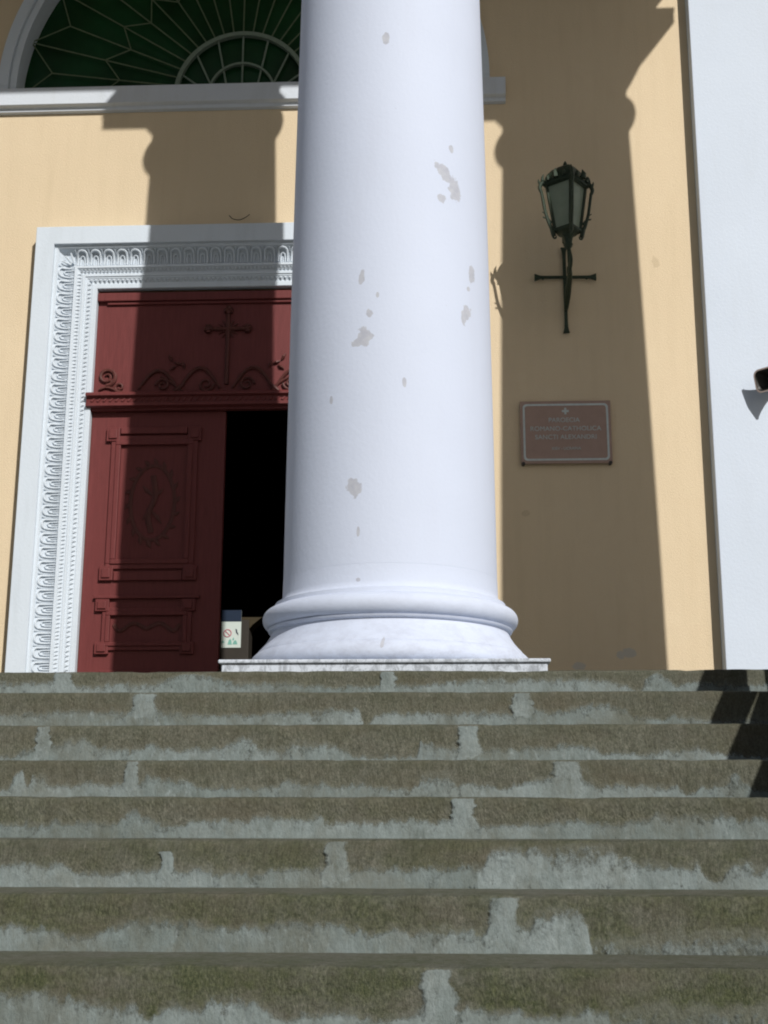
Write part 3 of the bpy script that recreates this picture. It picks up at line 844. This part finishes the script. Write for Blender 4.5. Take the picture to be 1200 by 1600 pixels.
# ---- door leaves: the left one shut, the right one swung open into the nave
def make_leaf():
    """leaf built with its hinge at x=0, face at y=0, opening edge at +x"""
    wd, z0, z1 = 1.050, ZL + .01, 3.176
    bm = bmesh.new(); box(bm, 0.002, wd, 0, .06, z0, z1)
    leaf = bpy.data.objects.new("door_leaf", None)
    COL.objects.link(leaf)
    parts = [("leaf_board", bm, False)]
    def ring(bm, x0, x1, za, zb_, w_, h0, h1):
        """raised moulding round a panel"""
        o_ = [(x0, za), (x1, za), (x1, zb_), (x0, zb_)]
        for ins, y0_, y1_ in ((0, -h0, -.0004), (w_ * .45, -h1, -.0006)):
            q = [(x0 + ins, za + ins), (x1 - ins, za + ins), (x1 - ins, zb_ - ins), (x0 + ins, zb_ - ins)]
            wi = w_ * (.5 if ins == 0 else .45)
            box(bm, q[0][0], q[1][0], y0_, y1_, q[0][1], q[0][1] + wi)
            box(bm, q[0][0], q[1][0], y0_, y1_, q[2][1] - wi, q[2][1])
            box(bm, q[0][0], q[0][0] + wi, y0_, y1_, q[0][1] + wi, q[2][1] - wi)
            box(bm, q[1][0] - wi, q[1][0], y0_, y1_, q[0][1] + wi, q[2][1] - wi)
    XO = -2.704
    bm = bmesh.new()
    ring(bm, .17, .845, 1.90, 2.975, .085, .022, .034)  # panel positions worked out beforehand from image pixels on the door plane
    for (x, z) in ((.13, 2.93), (.13, 1.81), (.765, 2.93), (.765, 1.81)):
        box(bm, x, x + .105, -.030, -.0008, z, z + .115)
        box(bm, x + .02, x + .085, -.042, -.0302, z + .02, z + .095)
    box(bm, .24, .76, -.026, -.0007, 1.81, 1.88)
    box(bm, .24, .76, -.030, -.0007, 2.99, 3.045)
    parts.append(("upper_panel", bm, False))
    bm = bmesh.new()
    ring(bm, .17, .845, 1.27, 1.60, .07, .022, .034)
    for (x, z) in ((.115, 1.57), (.125, 1.24), (.765, 1.57), (.765, 1.24)):
        box(bm, x, x + .105, -.030, -.0008, z, z + .095)
        box(bm, x + .02, x + .085, -.042, -.0302, z + .018, z + .078)
    box(bm, .10, .90, -.034, -.0007, 1.668, 1.69)
    parts.append(("lower_panel", bm, False))
    bm = bmesh.new()
    ring(bm, .17, .845, .76, 1.12, .07, .022, .034)
    parts.append(("lower_panel", bm, False))
    bm = bmesh.new()
    ca = (.507, 2.43)
    pts = [(ca[0] + .17 * math.cos(R(a)), -.012, ca[1] + .30 * math.sin(R(a))) for a in range(0, 361, 10)]
    tube(bm, pts, .016, 7)
    for a in range(0, 360, 20):
        x, z = ca[0] + .17 * math.cos(R(a)), ca[1] + .30 * math.sin(R(a))
        tube(bm, [(x, -.014, z), (x + .03 * math.cos(R(a + 40)), -.024, z + .04 * math.sin(R(a + 40))), (x + .06 * math.cos(R(a + 40)), -.01, z + .08 * math.sin(R(a + 40)))], [.008, .018, .003], 6)
    tube(bm, spline([(ca[0], -.012, ca[1] - .24), (ca[0] - .03, -.026, ca[1] - .1), (ca[0] + .02, -.03, ca[1] + .05), (ca[0], -.018, ca[1] + .22)]), .022, 8)
    for (dx, dz) in ((-.08, .1), (.08, .08), (-.07, -.1), (.075, -.12)):
        tube(bm, [(ca[0], -.014, ca[1] + dz * .6), (ca[0] + dx * .6, -.028, ca[1] + dz), (ca[0] + dx, -.012, ca[1] + dz * 1.4)], [.01, .018, .004], 7)
    parts.append(("carved_wreath", bm, True))
    bm = bmesh.new()
    for g_ in (-1, 1):
        tube(bm, spline([(.507, -.012, 1.435), (.507 + g_ * .1, -.024, 1.48), (.507 + g_ * .2, -.02, 1.42), (.507 + g_ * .25, -.012, 1.47)]), [.016] * 19, 7)
    parts.append(("carved_swag", bm, True))
    objs = []
    for nm, b, sm in parts:
        shrink_heights(b)
        if nm.startswith('carved'):
            bmesh.ops.scale(b, vec=(1, .3, 1), verts=b.verts[:])
        objs.append(link(nm, b, M_CARVE if nm.startswith("carved") else M_DOOR, leaf, smooth=sm, bevel=0 if sm or nm == "leaf_board" else .005))
    return leaf, objs
leaf, lobj = make_leaf()
leaf.location = (DX - DHW + .003, DY, 0)
leaf.parent = church
leaf.matrix_parent_inverse = Matrix.Translation(-church.location)
leaf2 = leaf.copy()
COL.objects.link(leaf2)
leaf2.location = (DX + DHW - .01, DY + .03, 0)
leaf2.scale = (-1, 1, 1)
leaf2.rotation_euler = (0, 0, R(-97))
for o in lobj:
    q = o.copy(); COL.objects.link(q); q.parent = leaf2
leaf2['label'] = "right door leaf swung open into the dark nave"

# bent wire over the surround
bm = bmesh.new()
tube(bm, spline([(-1.665, YW - .03, 4.735), (-1.63, YW - .06, 4.69), (-1.575, YW - .07, 4.675), (-1.53, YW - .06, 4.70), (-1.505, YW - .02, 4.745)]), .0035, 6)
link("wire_hook", bm, M_DARK, church)

# ================================================================= COLUMNS
CY, CX0 = 6.40, -0.258
ZP = 0.718
def make_column(name, label):
    t = thing(name, label, "column", (0, 0, 0), "portico columns")
    bm = bmesh.new()
    box(bm, -.728, .728, -.728, .728, ZL - .002, ZP - .017)
    box(bm, -.742, .742, -.742, .742, ZP - .0168, ZP)
    pl = link("plinth", bm, M_PLINTH, t, bevel=.005)
    bm = bmesh.new()
    pr = [(.0, ZP + .0005), (.665, ZP + .0005), (.690, ZP + .012), (.703, ZP + .035), (.703, ZP + .055), (.694, ZP + .080), (.676, ZP + .098), (.668, ZP + .102), (.664, ZP + .112),
          (.648, ZP + .128), (.628, ZP + .152), (.611, ZP + .178), (.600, ZP + .200), (.598, ZP + .209), (.610, ZP + .213), (.614, ZP + .217), (.618, ZP + .226)]
    c0, rr = ZP + .277, .055
    for i in range(13):
        a = R(-75 + 150 * i / 12)
        pr.append((.590 + rr * math.cos(a), c0 + rr * math.sin(a) * .95))
    pr += [(.592, c0 + .056), (.586, c0 + .058), (.584, c0 + .078), (.572, c0 + .081), (.558, c0 + .088), (.551, c0 + .098), (.547, c0 + .118), (.545, c0 + .2)]
    lathe(bm, pr, 0, 0, 128)
    link("base_moulding", bm, M_COL, t, smooth=True)
    bm = bmesh.new()
    z0 = c0 + .2005
    pr = []
    for i in range(25):
        z = z0 + (7.46 - z0) * i / 24
        f = (z - z0) / (7.46 - z0)
        pr.append((.5445 - .030 * f - .066 * f * f, z))
    lathe(bm, pr, 0, 0, 128)
    link("shaft", bm, M_COL, t, smooth=True)
    bm = bmesh.new()
    pr = [(.4487, 7.4605), (.47, 7.462)]
    for i in range(9):
        a = R(-80 + 160 * i / 8)
        pr.append((.46 + .045 * math.cos(a), 7.51 + .045 * math.sin(a)))
    pr += [(.455, 7.56), (.446, 7.58), (.445, 7.76), (.46, 7.80), (.475, 7.82), (.52, 7.90), (.56, 7.98), (.575, 8.03), (.575, 8.0595)]
    lathe(bm, pr, 0, 0, 96)
    box(bm, -.60, .60, -.60, .60, 8.06, 8.165)
    box(bm, -.605, .605, -.605, .605, 8.1653, 8.1995)
    link("capital", bm, M_COL, t, smooth=True)
    return t
col = make_column("portico_column", "white column with peeling paint in the middle of the steps")
col.location = (CX0, CY, 0)
for (cx, lab) in ((2.60, "white column right of the brown plaque, near the white pilaster"), (-3.12, "white column left of the red-brown door"), (-5.98, "white column farthest left of the porch")):
    q = col.copy(); COL.objects.link(q); q.location = (cx, CY, 0); q['label'] = lab
    for ch in list(col.children):
        r_ = ch.copy(); COL.objects.link(r_); r_.parent = q

# ================================================================= WALL LANTERN
LX, LY, LZ = 0.960, 8.70, -0.078
lan = thing("wall_lantern", "wrought-iron lantern on a cross-shaped wall bracket above the brown plaque", "lantern", (0.99, YW, 3.69))
yb = YW - .035
bm = bmesh.new()
def flare(bm, a, b, w0, w1, y):
    """flat iron bar whose ends splay"""
    a, b = Vector(a), Vector(b)
    t_ = (b - a).normalized(); nrm = Vector((-t_.z, 0, t_.x))
    a3, b3 = Vector((a.x, 0, a.z)), Vector((b.x, 0, b.z))
    L = (b3 - a3).length
    stations = [(0, w1), (.012, w1 * .85), (.045, w0 * 1.15), (.075, w0), (L - .075, w0), (L - .045, w0 * 1.15), (L - .012, w1 * .85), (L, w1)]
    top = [a3 + t_ * s + nrm * w for s, w in stations]
    bot_ = [a3 + t_ * s - nrm * w for s, w in stations]
    prism_xz(bm, [(p.x, p.z) for p in top + bot_[::-1]], y, y + .018)
flare(bm, (.988, 0, 3.69), (.988, 0, 4.405), .013, .026, yb)
flare(bm, (.752, 0, 4.155), (1.232, 0, 4.150), .011, .030, yb - .004)
for (x, z) in ((.988, 3.76), (.988, 4.33), (.82, 4.154), (1.16, 4.151)):
    tube(bm, [(x, yb + .012, z), (x, YW + .01, z)], .009, 8)
link("cross_bracket", bm, M_BRONZE, lan, bevel=.003)
bm = bmesh.new()
tube(bm, spline([(.99, yb - .002, 3.87), (.99, yb - .06, 3.91), (.990, YW - .22, 3.96), (.985, YW - .42, 4.01), (LX + .008, YW - .55, 4.06), (LX, LY, 4.14)]), [.012 + .012 * math.sin(math.pi * min(1, i / 22)) for i in range(31)], 8)
tube(bm, spline([(LX + .004, LY + .01, 4.13), (LX + .022, LY + .04, 4.05), (LX + .016, LY + .12, 3.99), (LX + .012, LY + .20, 4.02), (LX + .010, LY + .17, 4.06)]), [.016 - .0004 * i for i in range(25)], 8)
link("arm", bm, M_BRONZE, lan, smooth=True)
ANG = [-82, 8, 98, 188]
def cp(r, kx, z):
    a = R(ANG[kx % 4])
    return Vector((LX + r * math.cos(a), LY + r * math.sin(a), z + LZ))
ZT, ZB = 4.705, 4.345
bm = bmesh.new()
for kx in range(4):
    tube(bm, [cp(.094, kx, ZB), cp(.148, kx, ZT)], .013, 6)
    tube(bm, [cp(.148, kx, ZT), cp(.148, kx + 1, ZT)], .015, 6)
    tube(bm, [cp(.100, kx, ZB), cp(.100, kx + 1, ZB)], .016, 6)
link("lantern_frame", bm, M_BRONZE, lan)
for kx in range(4):
    bm = bmesh.new()
    q = [cp(.090, kx, ZB), cp(.090, kx + 1, ZB), cp(.143, kx + 1, ZT), cp(.143, kx, ZT)]
    f0 = [bm.verts.new(p) for p in q]
    cen = Vector((LX, LY, 4.5 + LZ))
    f1 = [bm.verts.new(p + ((cen - p) * Vector((1, 1, 0))).normalized() * .004) for p in q]
    bm.faces.new(f0); bm.faces.new(f1[::-1])
    for i in range(4):
        j = (i + 1) % 4
        bm.faces.new((f0[j], f0[i], f1[i], f1[j]))
    link("lantern_pane", bm, M_LGLASS, lan)
bm = bmesh.new()
prof = [(.166, 4.700), (.170, 4.722), (.162, 4.735), (.158, 4.765), (.138, 4.80), (.105, 4.832), (.065, 4.850), (.030, 4.860), (.014, 4.868), (.018, 4.882), (.012, 4.900), (.002, 4.915)]
rings = []
for r_, z in prof:
    ring_ = []
    for kx in range(4):
        for s in range(4):
            f = s / 4
            p = cp(r_, kx, z).lerp(cp(r_, kx + 1, z), f)
            dirv = (p - Vector((LX, LY, z + LZ)))
            p = Vector((LX, LY, z + LZ)) + dirv * (1 + .22 * math.sin(math.pi * f) * .6)
            ring_.append(bm.verts.new(p))
    rings.append(ring_)
for a, b in zip(rings, rings[1:]):
    for i in range(16):
        j = (i + 1) % 16
        bm.faces.new((a[i], a[j], b[j], b[i]))
bm.faces.new(rings[0][::-1]); bm.faces.new(rings[-1])
link("lantern_roof", bm, M_BRONZE, lan, smooth=True)
bm = bmesh.new()
def co(kx, pts, rad):
    """ornament in the vertical plane of a corner: (distance from axis, height)"""
    tube(bm, spline([cp(r_, kx, z) for r_, z in pts], 5), rad if not isinstance(rad, tuple) else [rad[0] + (rad[1] - rad[0]) * i / ((len(pts) - 1) * 5) for i in range((len(pts) - 1) * 5 + 1)], 6)
for kx in range(4):
    co(kx, [(.155, 4.712), (.180, 4.725), (.196, 4.712), (.206, 4.735), (.208, 4.752)], (.020, .003))
    co(kx, [(.186, 4.722), (.199, 4.685), (.192, 4.655), (.183, 4.640)], (.017, .010))
    co(kx, [(.190, 4.66), (.180, 4.60), (.165, 4.50), (.150, 4.44), (.128, 4.37), (.105, 4.33)], (.011, .013))
    co(kx, [(.104, 4.30), (.122, 4.36), (.145, 4.43), (.158, 4.465), (.186, 4.490)], (.018, .003))
    co(kx, [(.120, 4.40), (.150, 4.44), (.172, 4.442), (.182, 4.45)], (.012, .003))
    co(kx, [(.118, 4.36), (.112, 4.305), (.104, 4.282), (.090, 4.285), (.086, 4.30)], (.010, .005))
    co(kx, [(.176, 4.738), (.176, 4.768), (.168, 4.795)], (.016, .003))
    m_ = (cp(.176, kx, 4.725) + cp(.176, kx + 1, 4.725)) / 2
    out = (m_ - Vector((LX, LY, 4.725 + LZ))).normalized()
    tube(bm, [m_ + out * .02, m_ + out * .03 + Vector((0, 0, .035)), m_ + out * .018 + Vector((0, 0, .07))], [.026, .018, .003], 6)
    for s in (.25, .75):
        q = cp(.176, kx, 4.725).lerp(cp(.176, kx + 1, 4.725), s)
        o2 = (q - Vector((LX, LY, 4.725 + LZ))).normalized()
        tube(bm, [q + o2 * .01, q + o2 * .02 + Vector((0, 0, .022)), q + o2 * .012 + Vector((0, 0, .042))], [.018, .012, .003], 6)
link("iron_leaf_ornament", bm, M_BRONZE, lan, smooth=True)
bm = bmesh.new()
lathe(bm, [(r_, z + LZ) for r_, z in ((.085, 4.338), (.080, 4.325), (.050, 4.310), (.036, 4.285), (.030, 4.25), (.036, 4.235), (.028, 4.215), (.012, 4.195))], LX, LY, 16)
link("lantern_socket", bm, M_BRONZE, lan, smooth=True)

# ================================================================= PLAQUE
PX, PZ, PY = .956, 2.888, YW - .038
plq = thing("wall_plaque", "brown metal plaque with pale border and lettering on the wall below the lantern", "plaque", (PX, YW, PZ - .25))
def rrect(cx, cz, hw, hh, r_, n=6):
    pts = []
    for (sx_, sz_, a0) in ((1, 1, 0), (-1, 1, 90), (-1, -1, 180), (1, -1, 270)):
        for i in range(n + 1):
            a = R(a0 + 90 * i / n)
            pts.append((cx + sx_ * (hw - r_) + r_ * math.cos(a), cz + sz_ * (hh - r_) + r_ * math.sin(a)))
    return pts
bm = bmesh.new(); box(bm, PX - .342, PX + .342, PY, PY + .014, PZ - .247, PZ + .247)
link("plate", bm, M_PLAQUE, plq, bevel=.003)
bm = bmesh.new()
a = rrect(PX, PZ, .322, .224, .03); b = rrect(PX, PZ, .307, .209, .022)
n = len(a)
va = [[bm.verts.new((x, y, z)) for x, z in L] for L in (a, b) for y in (PY - .0022, PY - .0004)]
for i in range(n):
    j = (i + 1) % n
    bm.faces.new((va[0][i], va[0][j], va[2][j], va[2][i]))
    bm.faces.new((va[0][i], va[1][i], va[1][j], va[0][j]))
    bm.faces.new((va[2][j], va[3][j], va[3][i], va[2][i]))
link("border_line", bm, M_PLTXT, plq)
ty = PY - .0022
for txt, dx, dz, size, sp_ in (("PAROECIA", -.012, .078, .050, 1.0), ("ROMANO-CATHOLICA", -.002, .010, .0505, 1.02), ("SANCTI ALEXANDRI", -.002, -.056, .050, 1.02), ("KIEV - UCRAINA", 0, -.140, .030, 1.0)):
    bm = bmesh.new()
    text_mesh(bm, txt, PX + dx, PZ + dz, size, ty, .0015, sp_)
    link("lettering", bm, M_PLTXT, plq)
bm = bmesh.new()
cz = PZ + .165
prism_xz(bm, [(PX + q[0], cz + q[1]) for q in [(-.008, .026), (.008, .026), (.008, .008), (.026, .008), (.026, -.008), (.008, -.008), (.008, -.026), (-.008, -.026), (-.008, -.008), (-.026, -.008), (-.026, .008), (-.008, .008)]], ty - .0012, ty + .0012)
link("cross_emblem", bm, M_PLTXT, plq)
for (sx_, sz_) in ((-1, -1), (1, -1)):
    bm = bmesh.new()
    x, z = PX + sx_ * .326, PZ + sz_ * (.244 if sz_ < 0 else .236)
    tube(bm, [(x, PY - .004, z), (x, YW + .01, z)], .013, 10)
    link("bolt", bm, M_DARK, plq)

# ================================================================= LOUDSPEAKER ON PILASTER
YP = YW - .12
fl = thing("horn_loudspeaker", "small dark horn loudspeaker fixed to the white pilaster at the right edge", "loudspeaker", (2.62, YP, 3.2))
HC = Vector((2.425, 8.99, 3.195))
hn = Vector((-.70, -.68, -.216)).normalized()
hu = Vector((-hn.y, hn.x, 0)).normalized() * -1
hv = hu.cross(hn).normalized()
if hv.z < 0:
    hv = -hv
def horn_ring(bm, dist, hw, hh, rad):
    return [bm.verts.new(HC - hn * dist + hu * x + hv * z) for x, z in rrect(0, 0, hw, hh, rad, 5)]
def skin(bm, rings, cap0=False, cap1=False):
    for a, b in zip(rings, rings[1:]):
        n = len(a)
        for i in range(n):
            j = (i + 1) % n
            bm.faces.new((a[i], a[j], b[j], b[i]))
    if cap0:
        bm.faces.new(rings[0][::-1])
    if cap1:
        bm.faces.new(rings[-1])
bm = bmesh.new()
outer_ = [(0.0, .112, .084, .045), (.012, .110, .082, .045), (.04, .088, .066, .04), (.08, .064, .050, .035), (.12, .045, .040, .03), (.16, .036, .034, .028)]
inner_ = [(0.002, .104, .076, .040), (.04, .082, .060, .036), (.08, .058, .044, .03), (.12, .038, .033, .026)]
skin(bm, [horn_ring(bm, *q) for q in inner_[::-1]] + [horn_ring(bm, *q) for q in outer_], True, True)
link("horn", bm, M_DARK, fl, smooth=True)
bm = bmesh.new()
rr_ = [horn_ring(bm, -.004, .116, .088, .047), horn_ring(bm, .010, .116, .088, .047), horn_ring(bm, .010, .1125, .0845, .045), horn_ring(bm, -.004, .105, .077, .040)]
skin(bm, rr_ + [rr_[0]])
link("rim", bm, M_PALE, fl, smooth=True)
bm = bmesh.new()
skin(bm, [horn_ring(bm, d_, r_, r_, r_ * .98) for d_, r_ in ((.03, .010), (.032, .020), (.05, .024), (.10, .026), (.118, .026))], True, True)
link("centre_cone", bm, M_PLTXT, fl, smooth=True)
bm = bmesh.new()
skin(bm, [horn_ring(bm, d_, r_, r_, r_ * .98) for d_, r_ in ((.161, .040), (.165, .052), (.23, .054), (.24, .046))], True, True)
link("driver_housing", bm, M_DARK, fl, smooth=True)
bm = bmesh.new()
e_ = HC - hn * .20
tube(bm, [e_, (e_.x + .01, YP + .01, e_.z - .01)], .018, 10)
box(bm, e_.x - .05, e_.x + .07, YP - .010, YP - .0005, e_.z - .07, e_.z + .05)
link("wall_mount", bm, M_DARK, fl)

# ================================================================= NOTICE STAND INSIDE THE DOOR
NY = 10.30
st = thing("notice_stand", "wooden stand with a paper notice just inside the dark doorway", "stand", (-1.7, NY + .15, ZL))
bm = bmesh.new(); box(bm, -1.83, -1.575, NY + .004, NY + .20, ZL, 1.632)
link("stand_body", bm, M_WOODBOX, st, bevel=.004)
bm = bmesh.new(); prism_xz(bm, [(-1.845, 1.6335), (-1.845, 1.655), (-1.47, 1.655), (-1.55, 1.59), (-1.572, 1.56), (-1.574, 1.6335)], NY + .01, NY + .22)
link("stand_top", bm, M_YEL, st)
ntc = thing("paper_notice", "white paper notice with blue heading and red prohibition ring on the stand", "notice", (-1.72, NY, 1.40))
bm = bmesh.new(); box(bm, -1.80, -1.638, NY - .002, NY + .0035, 1.403, 1.712); link("sheet", bm, M_PAPER, ntc)
bm = bmesh.new(); box(bm, -1.80, -1.638, NY - .004, NY - .0023, 1.618, 1.712); link("blue_heading", bm, M_BLUE, ntc)
bm = bmesh.new()
cen = (-1.748, 1.522)
tube(bm, [(cen[0] + .030 * math.cos(R(a)), NY - .0035, cen[1] + .030 * math.sin(R(a))) for a in range(0, 361, 15)], .0042, 6)
tube(bm, [(cen[0] - .021, NY - .0035, cen[1] + .021), (cen[0] + .021, NY - .0035, cen[1] - .021)], .004, 6)
link("prohibition_ring", bm, M_RED, ntc)
bm = bmesh.new()
for (x, z, w_, h_) in ((-1.675, 1.535, .010, .022), (-1.664, 1.515, .006, .012)):
    prism_xz(bm, [(x - w_, z + h_), (x + w_ * .3, z + h_ * .8), (x + w_, z - h_), (x - w_ * .2, z - h_ * .6)], NY - .0035, NY - .0021)
link("small_mark", bm, M_BLUE, ntc)
for (x, z, w_, h_) in ((-1.785, 1.452, .012, .010), (-1.728, 1.452, .018, .024), (-1.685, 1.448, .020, .018), (-1.70, 1.475, .008, .012)):
    bm = bmesh.new()
    prism_xz(bm, [(x - w_, z - h_), (x + w_, z - h_), (x + w_ * .7, z + h_ * .3), (x + w_ * .2, z + h_), (x - w_ * .5, z + h_ * .4)], NY - .0035, NY - .0021)
    link("green_emblem", bm, M_GREEN, ntc)
